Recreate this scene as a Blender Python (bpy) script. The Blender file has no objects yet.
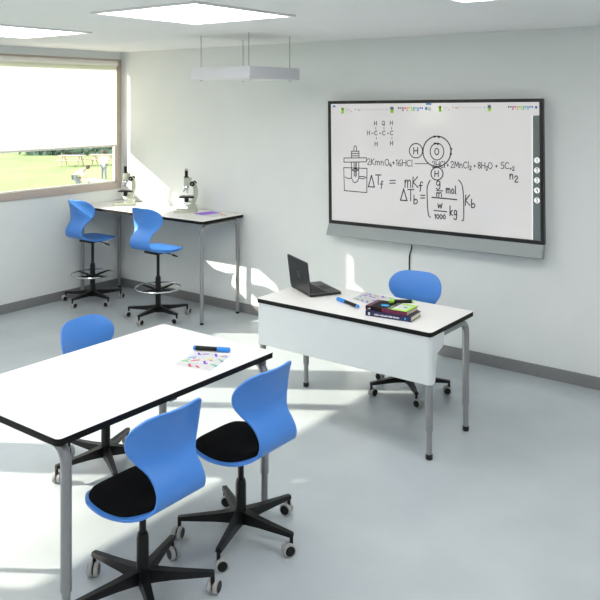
import bpy, bmesh, math, random
from mathutils import Vector, Matrix
random.seed(7)
PI = math.pi
S = bpy.context.scene
C = S.collection

# ---------------------------------------------------------------- camera
F, PX, PY, EYE = 777.0, 306.0, 100.0, 2.07
cd = bpy.data.cameras.new('camera')
cam = bpy.data.objects.new('camera', cd); C.objects.link(cam)
cam.location = (0, 0, EYE)
cam.rotation_euler = (PI/2, 0, math.atan2(0.6, 0.8))
cd.sensor_width = 36.0; cd.lens = F/600*36
cd.shift_x = (300-PX)/600; cd.shift_y = -(300-PY)/600
cd.clip_start = .05; cd.clip_end = 400
S.camera = cam
# ---------------------------------------------------------------- world, sun, exposure
w = bpy.data.worlds.new('world'); S.world = w; w.use_nodes = True
bg = w.node_tree.nodes['Background']
bg.inputs[0].default_value = (.86, .93, 1.0, 1); bg.inputs[1].default_value = 1.7
SUN = Vector((1.0, .675, -.56)).normalized()
sl = bpy.data.lights.new('sun', 'SUN'); so = bpy.data.objects.new('sun', sl); C.objects.link(so)
sl.energy = 7.5; sl.angle = math.radians(.5); sl.color = (1.0, .95, .80)
so.rotation_euler = (-SUN).to_track_quat('Z', 'Y').to_euler(); so.location = (-20, -8, 12)
FILL = 6.0  # glow of the added ceiling fill panels
S.view_settings.view_transform = 'Standard'; S.view_settings.look = 'None'
S.view_settings.gamma = 1.0; S.view_settings.use_curve_mapping = False
S.view_settings.exposure = 0.45
S.cycles.use_denoising = True
S.cycles.max_bounces = 10; S.cycles.diffuse_bounces = 6
S.cycles.caustics_reflective = False; S.cycles.caustics_refractive = False

# ---------------------------------------------------------------- pixel -> place
RT, FW = Vector((.8, .6, 0)), Vector((-.6, .8, 0))
def at(px, py, z=0.0):
    d = F*(EYE-z)/(py-PY); p = FW*d + RT*((px-PX)/F*d); return Vector((p.x, p.y, z))
def on_back(px, py, Y):
    t = (px-PX)/F; d = Y/(.8+.6*t); return Vector((d*(-.6+.8*t), Y, EYE-(py-PY)/F*d))

# ---------------------------------------------------------------- materials
def lin(c):
    return tuple((v/255/12.92 if v/255 <= .04045 else ((v/255+.055)/1.055)**2.4) for v in c)
def mat(name, rgb, rough=.5, metal=0.0, noise=0.0, nscale=30, bump=0.0, spec=.5, emit=0.0):
    m = bpy.data.materials.new(name); m.use_nodes = True
    nt = m.node_tree; b = nt.nodes['Principled BSDF']
    b.inputs['Base Color'].default_value = (*rgb, 1); b.inputs['Roughness'].default_value = rough
    b.inputs['Metallic'].default_value = metal; b.inputs['Specular IOR Level'].default_value = spec
    if noise or bump:
        tc = nt.nodes.new('ShaderNodeTexCoord'); n = nt.nodes.new('ShaderNodeTexNoise')
        n.inputs['Scale'].default_value = nscale; n.inputs['Detail'].default_value = 4
        nt.links.new(tc.outputs['Object'], n.inputs['Vector'])
        if noise:
            r = nt.nodes.new('ShaderNodeValToRGB')
            r.color_ramp.elements[0].position = .3; r.color_ramp.elements[1].position = .7
            r.color_ramp.elements[0].color = (*[v*(1-noise) for v in rgb], 1)
            r.color_ramp.elements[1].color = (*[min(1, v*(1+noise)) for v in rgb], 1)
            nt.links.new(n.outputs['Fac'], r.inputs['Fac']); nt.links.new(r.outputs['Color'], b.inputs['Base Color'])
        if bump:
            bp = nt.nodes.new('ShaderNodeBump'); bp.inputs['Strength'].default_value = bump
            bp.inputs['Distance'].default_value = .002
            nt.links.new(n.outputs['Fac'], bp.inputs['Height']); nt.links.new(bp.outputs['Normal'], b.inputs['Normal'])
    if emit:
        b.inputs['Emission Color'].default_value = (*rgb, 1); b.inputs['Emission Strength'].default_value = emit
    return m
M = {}
M['wall'] = mat('wall_paint', (.79, .815, .81), .85, noise=.015, nscale=3)
M['low_bounce'] = mat('low_bounce_grey', (.42, .43, .44), .8, noise=.03, nscale=3)  # grey chosen to cut bounce light off the unseen right and front walls
M['ceiling'] = mat('ceiling_paint', (.86, .86, .86), .9, noise=.01, nscale=5)
M['floor'] = mat('floor_resin', (.475, .52, .545), .25, noise=.05, nscale=2.5, spec=.55)
M['base'] = mat('baseboard_grey', (.22, .22, .225), .5, noise=.04)
M['taupe'] = mat('window_taupe', (.50, .42, .38), .5, noise=.03)
M['sash'] = mat('window_sash', (.78, .76, .70), .5, noise=.02)
M['blue'] = mat('blue_plastic', (.072, .265, .76), .38, noise=.012, nscale=60, bump=.04)
M['black'] = mat('black_plastic', (.005, .005, .0055), .38, noise=.1, nscale=50, spec=.35)
M['fabric'] = mat('black_fabric', (.006, .006, .0065), .95, noise=.35, nscale=500, bump=.4, spec=.1)
M['edge'] = mat('black_edge', (.004, .004, .004), .6, noise=.1, spec=.25)
M['white'] = mat('white_laminate', (.86, .85, .84), .35, noise=.01, nscale=20)
M['modesty'] = mat('panel_white', (.74, .78, .79), .5, noise=.01, nscale=10)
M['leg'] = mat('leg_silver', (.30, .305, .315), .38, metal=.35, noise=.03, nscale=40)
M['chrome'] = mat('chrome', (.78, .79, .80), .15, metal=1.0, noise=.02)
M['ring'] = mat('caster_ring', (.42, .42, .41), .5, noise=.03)
M['laptop'] = mat('laptop_black', (.012, .012, .013), .33, noise=.1, nscale=80)
M['laptop2'] = mat('laptop_keys', (.005, .005, .006), .5, noise=.1, nscale=80)
M['logo'] = mat('logo_grey', (.16, .16, .17), .25, metal=.6, noise=.02)
M['scope'] = mat('microscope_cream', (.52, .56, .46), .4, noise=.02, nscale=20)
M['bar'] = mat('board_grey', (.33, .36, .365), .5, noise=.02)
M['bezel'] = mat('bezel_black', (.012, .012, .013), .3, noise=.05)
M['ink'] = mat('pen_ink', (.035, .04, .045), .6, noise=.05)
M['ink2'] = mat('pen_ink_blue', (.04, .05, .10), .6, noise=.05)
M['strip'] = mat('toolbar_grey', (.10, .12, .12), .15, noise=.03, emit=.4)
M['navy'] = mat('cover_navy', (.012, .018, .09), .4, noise=.05)
M['maroon'] = mat('cover_maroon', (.14, .012, .05), .4, noise=.05)
M['lime'] = mat('cover_lime', (.42, .80, .06), .4, noise=.03)
M['pages'] = mat('book_pages', (.74, .70, .50), .8, noise=.08, nscale=200)
M['paper'] = mat('paper_white', (.70, .70, .715), .8, noise=.01)
M['line'] = mat('paper_line', (.36, .37, .40), .8, noise=.02)
M['purple'] = mat('ink_purple', (.17, .035, .58), .6, noise=.03)
M['card'] = mat('card_purple', (.33, .14, .80), .6, noise=.03)
M['green'] = mat('ink_green', (.05, .52, .07), .6, noise=.03)
M['pink'] = mat('ink_pink', (.55, .02, .13), .6, noise=.03)
M['cyan'] = mat('ink_cyan', (.03, .42, .85), .6, noise=.03)
M['yellow'] = mat('ink_yellow', (.75, .62, .05), .6, noise=.03)
M['orange'] = mat('orange_paint', (.85, .40, .08), .5, noise=.03)
M['penblue'] = mat('marker_blue', (.02, .24, .72), .4, noise=.03)
M['penwhite'] = mat('button_white', (.8, .8, .8), .5, noise=.01)
M['pendant'] = mat('pendant_white', (.66, .66, .70), .6, noise=.01)
M['lampframe'] = mat('lamp_frame', (.8, .8, .8), .5, noise=.01)
M['diffuser'] = mat('fill_diffuser', (1, .985, .96), .6, emit=FILL)
M['lawn'] = mat('lawn_grass', (.25, .345, .12), .95, noise=.18, nscale=.35)
M['leaf'] = mat('tree_leaf', (.26, .36, .28), .9, noise=.3, nscale=1.2)
M['bark'] = mat('tree_bark', (.30, .25, .22), .9, noise=.2)
M['skin'] = mat('skin', (.72, .45, .34), .6, noise=.03)
M['cloth_w'] = mat('cloth_white', (.82, .80, .80), .9, noise=.03)
M['cloth_g'] = mat('cloth_grey', (.28, .29, .33), .9, noise=.05)
M['hair'] = mat('hair_brown', (.12, .07, .05), .8, noise=.2)
M['wood'] = mat('bench_wood', (.62, .46, .42), .7, noise=.1)
# display: gives off light by itself, with a glossy front
m = mat('display', (.10, .105, .105), .12, noise=.01); M['screen'] = m
b = m.node_tree.nodes['Principled BSDF']; b.inputs['Emission Color'].default_value = (.98, .97, .96, 1)
b.inputs['Emission Strength'].default_value = .43; b.inputs['Specular IOR Level'].default_value = .8; b.inputs['Roughness'].default_value = .08
M['litwhite'] = mat('display_white', (.7, .7, .7), .2, emit=.5, noise=.01)
# window glass
m = bpy.data.materials.new('window_glass'); m.use_nodes = True; nt = m.node_tree; nt.nodes.clear()
o = nt.nodes.new('ShaderNodeOutputMaterial'); mx = nt.nodes.new('ShaderNodeMixShader')
tr = nt.nodes.new('ShaderNodeBsdfTransparent'); gl = nt.nodes.new('ShaderNodeBsdfGlossy'); fr = nt.nodes.new('ShaderNodeFresnel')
gl.inputs['Roughness'].default_value = .02; fr.inputs['IOR'].default_value = 1.3
nt.links.new(fr.outputs[0], mx.inputs[0]); nt.links.new(tr.outputs[0], mx.inputs[1]); nt.links.new(gl.outputs[0], mx.inputs[2]); nt.links.new(mx.outputs[0], o.inputs[0])
M['glass'] = m
# roller blind fabric: lets daylight glow through
m = bpy.data.materials.new('blind_fabric'); m.use_nodes = True; nt = m.node_tree; nt.nodes.clear()
o = nt.nodes.new('ShaderNodeOutputMaterial'); mx = nt.nodes.new('ShaderNodeMixShader'); mx.inputs[0].default_value = .32
tl = nt.nodes.new('ShaderNodeBsdfTranslucent'); df = nt.nodes.new('ShaderNodeBsdfDiffuse')
nz = nt.nodes.new('ShaderNodeTexNoise'); nz.inputs['Scale'].default_value = 300
rp = nt.nodes.new('ShaderNodeValToRGB'); rp.color_ramp.elements[0].color = (.86, .85, .83, 1); rp.color_ramp.elements[1].color = (.94, .93, .91, 1)
nt.links.new(nz.outputs[0], rp.inputs[0]); tl.inputs[0].default_value = (.98, .955, .90, 1); nt.links.new(rp.outputs[0], df.inputs[0])
nt.links.new(tl.outputs[0], mx.inputs[1]); nt.links.new(df.outputs[0], mx.inputs[2]); nt.links.new(mx.outputs[0], o.inputs[0])
M['blind'] = m

# ---------------------------------------------------------------- mesh helpers
class MB:
    """collects shapes, then links them as one mesh object"""
    def __init__(s): s.v = []; s.f = []; s.mi = []; s.mats = []
    def m(s, name):
        if name not in s.mats: s.mats.append(name)
        return s.mats.index(name)
    def add(s, vs, fs, mat):
        k = len(s.v); i = s.m(mat); s.v += [Vector(p) for p in vs]
        for f in fs: s.f.append([k+a for a in f]); s.mi.append(i)
    def addbm(s, bm, mat, mtx=None):
        bm.verts.index_update(); bm.normal_update()
        s.add([(mtx @ v.co if mtx else v.co.copy()) for v in bm.verts], [[v.index for v in f.verts] for f in bm.faces], mat); bm.free()
    def box(s, lo, hi, mat, bevel=0, seg=2, mtx=None):
        bm = bmesh.new(); bmesh.ops.create_cube(bm, size=1)
        for v in bm.verts: v.co = Vector([lo[i]+(v.co[i]+.5)*(hi[i]-lo[i]) for i in range(3)])
        if bevel: bmesh.ops.bevel(bm, geom=bm.edges[:], offset=bevel, segments=seg, affect='EDGES', profile=.5)
        s.addbm(bm, mat, mtx); return s
    def tube(s, pts, r, mat, seg=14, caps=True):
        pts = [Vector(p) for p in pts]; n = len(pts)
        rs = r if isinstance(r, (list, tuple)) else [r]*n
        t0 = (pts[1]-pts[0]).normalized()
        up = Vector((0, 0, 1)) if abs(t0.z) < .9 else Vector((1, 0, 0))
        a = (up - t0*up.dot(t0)).normalized(); vs = []; fs = []
        for i, p in enumerate(pts):
            if i == 0: t = t0
            elif i == n-1: t = (pts[-1]-pts[-2]).normalized()
            else: t = ((pts[i+1]-p).normalized()+(p-pts[i-1]).normalized()).normalized()
            a = (a - t*a.dot(t)).normalized(); bb = t.cross(a)
            for k in range(seg):
                an = 2*PI*k/seg; vs.append(p+(a*math.cos(an)+bb*math.sin(an))*rs[i])
        for i in range(n-1):
            for k in range(seg):
                k2 = (k+1) % seg; fs.append([i*seg+k, i*seg+k2, (i+1)*seg+k2, (i+1)*seg+k])
        if caps: fs.append(list(range(seg))[::-1]); fs.append([(n-1)*seg+k for k in range(seg)])
        s.add(vs, fs, mat); return s
    def lathe(s, prof, mat, seg=24, mtx=None):
        """prof: (radius, height) along local Z"""
        vs = []; fs = []; n = len(prof)
        for r, z in prof:
            for k in range(seg): an = 2*PI*k/seg; vs.append(Vector((r*math.cos(an), r*math.sin(an), z)))
        for i in range(n-1):
            for k in range(seg): k2 = (k+1) % seg; fs.append([i*seg+k, i*seg+k2, (i+1)*seg+k2, (i+1)*seg+k])
        fs.append(list(range(seg))[::-1]); fs.append([(n-1)*seg+k for k in range(seg)])
        if mtx: vs = [mtx @ v for v in vs]
        s.add(vs, fs, mat); return s
    def prism(s, poly, z0, z1, mat, mtx=None):
        n = len(poly); vs = [Vector((x, y, z0)) for x, y in poly]+[Vector((x, y, z1)) for x, y in poly]
        fs = [list(range(n))[::-1], list(range(n, 2*n))]+[[i, (i+1) % n, n+(i+1) % n, n+i] for i in range(n)]
        if mtx: vs = [mtx @ v for v in vs]
        s.add(vs, fs, mat); return s
    def build(s, name, parent=None, smooth=True, ang=35):
        me = bpy.data.meshes.new(name); me.from_pydata(s.v, [], s.f)
        for n in s.mats: me.materials.append(M[n])
        me.polygons.foreach_set('material_index', s.mi)
        bm = bmesh.new(); bm.from_mesh(me); bmesh.ops.recalc_face_normals(bm, faces=bm.faces[:])
        if smooth:
            for f in bm.faces: f.smooth = True
            for e in bm.edges:
                if len(e.link_faces) == 2 and e.calc_face_angle(0) > math.radians(ang): e.smooth = False
        bm.to_mesh(me); bm.free(); me.update()
        o = bpy.data.objects.new(name, me); C.objects.link(o)
        if parent: o.parent = parent
        return o
def tag(o, label, cat, group=None):
    o['label'] = label; o['category'] = cat
    if group: o['group'] = group
    return o
def thing(name, label, cat, loc=(0, 0, 0), rz=0, group=None):
    o = bpy.data.objects.new(name, None); C.objects.link(o); o.location = loc; o.rotation_euler = (0, 0, rz)
    o.empty_display_size = .1
    return tag(o, label, cat, group)
def struct(mb, name, smooth=False):
    o = mb.build(name, smooth=smooth); o['kind'] = 'structure'; return o
def copy_tree(o, parent=None):
    c = o.copy(); C.objects.link(c)
    if parent: c.parent = parent
    for ch in list(o.children): copy_tree(ch, c)
    return c
def rot_z(a): return Matrix.Rotation(a, 4, 'Z')
def rrect(x0, y0, x1, y1, r, n=6):
    out = []
    for cx, cy, a0 in ((x1-r, y1-r, 0), (x0+r, y1-r, 90), (x0+r, y0+r, 180), (x1-r, y0+r, 270)):
        for k in range(n+1):
            a = math.radians(a0+90*k/n); out.append((cx+r*math.cos(a), cy+r*math.sin(a)))
    return out

# ================================================================ STRUCTURE
WX, BY, RX, FY, CH = -6.86, 5.70, 2.6, -3.2, 2.60      # left wall, back wall, right wall, front wall, ceiling
ZS, ZT = 1.085, 2.52                                   # window opening bottom and top
OPEN = [(3.95, 5.70), (2.42, 3.72), (.80, 2.14), (-.85, .55), (-2.6, -1.1)]     # openings in the left wall
struct(MB().box((WX-.3, FY-.2, -.2), (RX+.2, BY+.2, 0), 'floor'), 'floor')
struct(MB().box((WX-.3, FY-.2, CH), (RX+.2, BY+.2, CH+.2), 'ceiling'), 'ceiling')
struct(MB().box((WX-.08, BY, 0), (RX+.2, BY+.2, CH), 'wall'), 'wall_back')
struct(MB().box((RX, FY, 0), (RX+.2, BY, CH), 'low_bounce'), 'wall_right')
struct(MB().box((WX, FY-.2, 0), (RX, FY, CH), 'low_bounce'), 'wall_front')
wl = MB().box((WX-.08, FY-.2, 0), (WX, BY, ZS), 'wall').box((WX-.08, FY-.2, ZT), (WX, BY, CH), 'wall')
prev = BY
for a, b_ in OPEN:
    if b_ < prev-.01: wl.box((WX-.08, b_, ZS), (WX, prev, ZT), 'wall')
    prev = a
wl.box((WX-.08, FY-.2, ZS), (WX, prev, ZT), 'wall')
struct(wl, 'wall_left')
struct(MB().box((WX, BY-.014, 0), (RX, BY, .09), 'base', .003), 'baseboard_back')
struct(MB().box((WX, FY, 0), (WX+.014, BY-.014, .09), 'base', .003), 'baseboard_left')
for i, (a, b_) in enumerate(OPEN):
    x0, x1 = WX-.055, WX+.012
    fm = MB(); t = .07
    fm.box((x0, a, ZS), (x1, b_, ZS+.075), 'taupe', .004).box((x0, a, ZT-t), (x1, b_, ZT), 'taupe', .004)
    fm.box((x0, a, ZS+.075), (x1, a+t, ZT-t), 'taupe', .004).box((x0, b_-t, ZS+.075), (x1, b_, ZT-t), 'taupe', .004)
    if i in (2,): fm.box((x0, 1.66-.05, ZS+.075), (x1-.03, 1.66+.05, ZT-t), 'taupe', .004)
    wo = fm.build('window_%d' % (i+1)); wo['kind'] = 'structure'
    sm = MB(); q = .03
    sm.box((x0+.01, a+t, ZS+.075), (x0+.05, b_-t, ZS+.075+.016), 'sash').box((x0+.01, a+t, ZT-t-.016), (x0+.05, b_-t, ZT-t), 'sash')
    sm.box((x0+.01, a+t, ZS+.09), (x0+.05, a+t+.02, ZT-t-.016), 'sash').box((x0+.01, b_-t-.008, ZS+.09), (x0+.05, b_-t, ZT-t-.016), 'sash')
    sm.build('window_sash', wo)
    MB().box((x0+.022, a+t, ZS+.075), (x0+.028, b_-t, ZT-t), 'glass').build('window_pane', wo)

# ---------------------------------------------------------------- outside, beyond the windows
GZ = -2.6
struct(MB().box((-160, -80, GZ-.3), (WX-1.5, 160, GZ), 'lawn'), 'lawn')
def tree(px, d, h, label, seed):
    p = FW*d + RT*((px-PX)/F*d); rr = random.Random(seed)
    t = thing('tree', label, 'tree', (p.x, p.y, GZ), 0, 'trees beyond the lawn')
    MB().tube([(0, 0, -.1), (.1, 0, h*.3), (-.05, .1, h*.6)], [h*.03, h*.024, h*.012], 'bark', 8).build('trunk', t)
    cm = MB()
    for k in range(520):
        a, u, rad = rr.uniform(0, 2*PI), rr.uniform(-1, 1), rr.random()**.4
        c = Vector((math.cos(a)*math.sqrt(1-u*u)*h*.30, math.sin(a)*math.sqrt(1-u*u)*h*.30, h*.58+u*h*.40))*1.0
        c = Vector((c.x*rad, c.y*rad, h*.58+(c.z-h*.58)*rad)); s_ = h*.045
        n1 = Vector((rr.gauss(0, 1), rr.gauss(0, 1), rr.gauss(0, 1))).normalized(); n2 = n1.orthogonal().normalized()
        n3 = n1.cross(n2)
        cm.add([c-n2*s_, c+n3*s_*.6, c+n2*s_, c-n3*s_*.6], [[0, 1, 2, 3]], 'leaf')
    cm.build('crown', t, smooth=False)
for k, (px, d, h, lab) in enumerate([
        (60, 72, 8, 'hazy green tree beyond the lawn, leftmost through the window'),
        (76, 87, 9, 'pale green tree across the lawn behind the bending person'),
        (92, 79, 8, 'tree beyond the lawn above the lying person, middle of the window'),
        (108, 95, 9, 'tree beyond the lawn just behind the standing person'),
        (124, 72, 8, 'tree hidden mostly by the window frame beside the far microscope')]):
    tree(px, d, h, lab, k)
hd = MB(); rr = random.Random(3)
for k in range(900):
    px = rr.uniform(20, 135); d = rr.uniform(65.5, 67); c = FW*d+RT*((px-PX)/F*d); c.z = GZ+rr.uniform(0, 2.2)
    n1 = Vector((rr.gauss(0, 1), rr.gauss(0, 1), rr.gauss(0, 1))).normalized(); n2 = n1.orthogonal().normalized(); n3 = n1.cross(n2)
    hd.add([c-n2*.45, c+n3*.3, c+n2*.45, c-n3*.3], [[0, 1, 2, 3]], 'leaf')
h_ = hd.build('hedge', smooth=False); h_['kind'] = 'stuff'; tag(h_, 'long green hedge along the far end of the lawn', 'hedge')

def skin_body(name, verts, edges, mat, parent, root=0):
    me = bpy.data.meshes.new(name); me.from_pydata([v[:3] for v in verts], edges, [])
    o = bpy.data.objects.new(name, me); C.objects.link(o); me.materials.append(M[mat])
    if parent: o.parent = parent
    md = o.modifiers.new('skin', 'SKIN'); md.use_smooth_shade = True
    for i, v in enumerate(verts):
        sv = me.skin_vertices[0].data[i]; sv.radius = (v[3], v[3]); sv.use_root = (i == root)
    s_ = o.modifiers.new('sub', 'SUBSURF'); s_.levels = 1; s_.render_levels = 1
    return o
EDG = [(0, 1), (1, 2), (2, 3), (3, 4), (2, 5), (5, 6), (6, 7), (2, 8), (8, 9), (9, 10), (0, 11), (11, 12), (12, 13), (13, 14), (0, 15), (15, 16), (16, 17), (17, 18)]
def person(loc, rz, joints, label, top, legs):
    """joints: pelvis, belly, chest, neck, head, L shoulder/elbow/hand, R ..., L hip/knee/ankle/toe, R ..."""
    R_ = [.12, .12, .13, .055, .10, .06, .045, .035, .06, .045, .035, .085, .06, .045, .035, .085, .06, .045, .035]
    t = thing('person', label, 'person', loc, rz)
    skin_body('body', [(*j, r) for j, r in zip(joints, R_)], EDG, 'skin', t)
    ids = [0, 1, 2, 5, 6, 8, 9]
    mp = {a: i for i, a in enumerate(ids)}
    skin_body('shirt', [(*joints[i], R_[i]*1.22) for i in ids], [(mp[a], mp[b]) for a, b in EDG if a in mp and b in mp], top, t)
    ids = [0, 11, 12, 13, 15, 16, 17]; mp2 = {a: i for i, a in enumerate(ids)}
    skin_body('trousers', [(*joints[i], R_[i]*1.22) for i in ids], [(mp2[a], mp2[b]) for a, b in EDG if a in mp2 and b in mp2], legs, t)
    h = Vector(joints[4]); n = Vector(joints[3]); up = (h-n).normalized()
    bm = bmesh.new(); bmesh.ops.create_uvsphere(bm, u_segments=12, v_segments=8, radius=.115)
    hm = MB(); hm.addbm(bm, 'hair', Matrix.Translation(h+up*.05+Vector((0, .02, 0)))); hm.build('hair', t)
STAND = [(0, 0, .92), (0, 0, 1.08), (0, -.01, 1.30), (0, -.01, 1.47), (0, -.03, 1.62), (.19, 0, 1.38), (.24, -.06, 1.12), (.16, -.22, 1.0), (-.19, 0, 1.38), (-.25, .03, 1.12), (-.24, -.05, .88),
         (.09, 0, .88), (.11, -.05, .48), (.12, .02, .07), (.12, -.13, .03), (-.09, 0, .88), (-.14, .03, .48), (-.18, .1, .07), (-.18, -.04, .03)]
BEND = [(0, .1, .80), (0, -.06, .92), (0, -.28, 1.08), (0, -.40, 1.16), (0, -.52, 1.24), (.19, -.28, 1.08), (.22, -.38, .80), (.16, -.50, .60), (-.19, -.28, 1.08), (-.24, -.36, .80), (-.16, -.5, .58),
        (.1, .1, .76), (.16, -.12, .46), (.16, .08, .07), (.16, -.07, .03), (-.1, .1, .76), (-.16, -.05, .45), (-.16, .14, .07), (-.16, 0, .03)]
LIE = [(0, 0, .13), (-.16, 0, .13), (-.40, 0, .16), (-.56, 0, .20), (-.70, 0, .24), (-.40, .19, .13), (-.62, .26, .08), (-.8, .2, .06), (-.40, -.19, .13), (-.30, -.32, .07), (-.1, -.34, .05),
       (.06, .1, .12), (.45, .13, .16), (.86, .12, .06), (.9, .12, .17), (.06, -.1, .12), (.45, -.12, .12), (.86, -.12, .06), (.9, -.12, .17)]
person(at(104, 181, GZ), math.radians(20), STAND, 'person in white shirt and dark trousers standing on the lawn', 'cloth_w', 'cloth_g')
person(at(77, 192, GZ), math.radians(130), BEND, 'person in white top and dark trousers bending forward on the lawn', 'cloth_w', 'cloth_g')
person(at(92, 183, GZ), math.radians(30), LIE, 'person in white clothes lying on the grass', 'cloth_w', 'cloth_w')
def picnic(px, py, lab, rz):
    t = thing('picnic_table', lab, 'table', at(px, py, GZ), rz, 'picnic tables on the lawn')
    MB().box((-.9, -.4, .70), (.9, .4, .76), 'wood', .01).build('tabletop', t)
    for s_ in (-1, 1):
        MB().box((-.9, s_*.75-.14, .42), (.9, s_*.75+.14, .46), 'wood', .01).build('bench_seat', t)
        MB().tube([(s_*.6, -.7, 0), (s_*.6, -.2, .70)], .05, 'wood', 8).tube([(s_*.6, .7, 0), (s_*.6, .2, .70)], .05, 'wood', 8).tube([(s_*.6, -.75, .40), (s_*.6, .75, .40)], .04, 'wood', 8).build('trestle', t)
picnic(72, 166, 'wooden picnic table far out on the lawn behind the bending person', math.radians(36))
picnic(103, 165, 'wooden picnic table far out on the lawn beside the standing person', math.radians(36))

# ---------------------------------------------------------------- blinds
BL = [(5.614, 1.578), (3.63, 2.21), (2.05, 2.20), (.46, 2.22), (-1.19, 1.6)]
BLAB = ['white roller blind drawn halfway down over the window by the microscopes', 'rolled up white blind at second window from the corner',
        'rolled up white blind at third window from the corner', 'rolled up white blind at fourth window from the corner', 'white blind lowered over the window farthest from the corner']
for (y1, zb), (a, b_), lab in zip(BL, OPEN, BLAB):
    y0 = a+.065
    t = thing('roller_blind', lab, 'blind', (WX+.03, (y0+y1)/2, ZT-.02), 0, 'roller blinds on the window wall')
    hw = (y1-y0)/2
    MB().box((-.0015, -hw, zb-(ZT-.02)), (.0015, hw, -.03), 'blind').build('fabric', t)
    MB().tube([(0, -hw, -.03), (0, hw, -.03)], .028, 'sash').build('roller', t)
    MB().box((-.007, -hw, zb-(ZT-.02)-.022), (.007, hw, zb-(ZT-.02)), 'sash', .004).build('bottom_bar', t)

# ---------------------------------------------------------------- fill lights added in the ceiling to brighten the room
CL = [(-5.4, 3.4, 'added square fill light in the ceiling nearest the window wall'), (-3.4, 3.4, 'added square fill light in the ceiling beside the hanging white panel'), (-1.4, 3.4, 'added square fill light in the ceiling in front of the display')]
CL += [(x, y, 'added square fill light in the ceiling behind the camera, in the row over the front of the room') for y in (1.0, -1.4) for x in (-5.4, -3.4, -1.4, .8)] + [(.8, 3.4, 'added square fill light in the ceiling nearest the right wall')]
proto = None
for x, y, lab in CL:
    if proto is None:
        proto = t = thing('fill_light', lab, 'light', (x, y, CH), 0, 'added ceiling fill lights')
        fm = MB()
        for s_ in (-1, 1): fm.box((-.44, s_*.425-.015, -.012), (.44, s_*.425+.015, 0), 'lampframe').box((s_*.425-.015, -.41, -.012), (s_*.425+.015, .41, 0), 'lampframe')
        fm.build('frame', t); MB().box((-.41, -.41, -.006), (.41, .41, 0), 'diffuser').build('diffuser', t)
    else:
        t = copy_tree(proto); t.location = (x, y, CH); t['label'] = lab
# hanging panel
t = thing('hanging_panel', 'square white panel hanging from the ceiling above the desk', 'ceiling panel', (-4.27, 4.86, 2.235))
MB().box((-.32, -.32, .004), (.32, .32, .10), 'pendant', .006).build('housing', t)
MB().prism(rrect(-.31, -.31, .31, .31, .01), 0, .005, 'white').build('underside', t)
for sx in (-1, 1):
    for sy in (-1, 1):
        MB().lathe([(.012, -.012), (.014, -.004), (.014, .002)], 'pendant', 10, Matrix.Translation((sx*.26, sy*.26, 0))).build('screw_cap', t)
        MB().tube([(sx*.26, sy*.26, .10), (sx*.26, sy*.26, CH-2.235)], .003, 'leg', 8).build('wire', t)

# ================================================================ TABLES
def bent_leg(p, q, ztop, r, ext):
    """upright at p that bends over at the top and runs on to q under the tabletop"""
    p = Vector((p[0], p[1], 0)); q = Vector((q[0], q[1], 0)); h = (q-p).normalized(); R = .075; z = ztop-r
    pts = [p+Vector((0, 0, ext)), p+Vector((0, 0, (ext+z-R)/2)), p+Vector((0, 0, z-R))]
    for k in range(1, 9):
        a = PI/2*k/8; pts.append(p+h*(R-R*math.cos(a))+Vector((0, 0, z-R+R*math.sin(a))))
    pts.append(q+Vector((0, 0, z)))
    return MB().tube(pts, r, 'leg', 18)
def make_table(t, x0, y0, x1, y1, H, legs, r=.0215, ext=.165, th=.028, telescopic=True):
    """coordinates are relative to the thing's origin; legs: list of (leg xy, run-to xy)"""
    MB().prism(rrect(x0, y0, x1, y1, .022), H-th, H-.002, 'edge').build('edge_band', t)
    MB().prism(rrect(x0+.001, y0+.001, x1-.001, y1-.001, .021), H-.002, H, 'white').build('tabletop', t)
    for p, q in legs:
        lg = bent_leg(p, q, H-th, r, ext if telescopic else .02).build('leg', t)
        if telescopic:
            MB().lathe([(r*.78, .02), (r*.78, ext+.005)], 'leg', 16, Matrix.Translation((p[0], p[1], 0))).build('leg_extension', lg)
        MB().lathe([(r*.8, 0), (r*.95, .004), (r*.95, .028), (r*.86, .030)], 'black', 16, Matrix.Translation((p[0], p[1], 0))).build('foot_cap', lg)
    xm = [p[0] for p, q in legs]; ym = [p[1] for p, q in legs]
    MB().box((min(xm)+.02, (y0+y1)/2-.02, H-th-.035), (max(xm)-.02, (y0+y1)/2+.02, H-th-.001), 'leg').build('under_beam', t)
# teacher desk
t = thing('desk', 'white teacher desk with a modesty panel standing under the big display', 'desk', (-2.745, 4.265, 0))
hx, hy = .655, .29
LGS = []
for sx in (-1, 1):
    LGS += [((sx*(hx-.03), -(hy-.035)), (sx*(hx-.03), 0)), ((sx*(hx-.03), hy-.06), (sx*(hx-.03), 0))]
make_table(t, -hx, -hy, hx, hy, .74, LGS)
pm = MB(); zb, zt = .435, .711; R = .03; y0 = -hy+.004; x1 = hx-.001
path = [(-x1, y0+R)] + [(-x1+R-R*math.cos(a), y0+R-R*math.sin(a)) for a in [PI/2*k/6 for k in range(1, 7)]]
path = path + [(-x, y) for x, y in path[::-1]]
vs = []
for off in (0, .006):
    n = len(path)
    for i, (x, y) in enumerate(path):
        if off:
            x -= math.copysign(off, x) if i in (0, n-1) else 0; y += off if 0 < i < n-1 else 0
            if 0 < i < n-1 and (i < 7 or i >= n-7): x -= math.copysign(off*.5, x)
        vs += [(x, y, zb), (x, y, zt)]
n = len(path); fs = []
for i in range(n-1):
    fs.append([2*i, 2*i+2, 2*i+3, 2*i+1]); k = 2*n; fs.append([k+2*i, k+2*i+1, k+2*i+3, k+2*i+2])
    fs.append([2*i, k+2*i, k+2*i+2, 2*i+2]); fs.append([2*i+1, 2*i+3, k+2*i+3, k+2*i+1])
fs += [[0, 1, 2*n+1, 2*n], [2*n-2, 4*n-2, 4*n-1, 2*n-1]]
pm.add(vs, fs, 'modesty')
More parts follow.
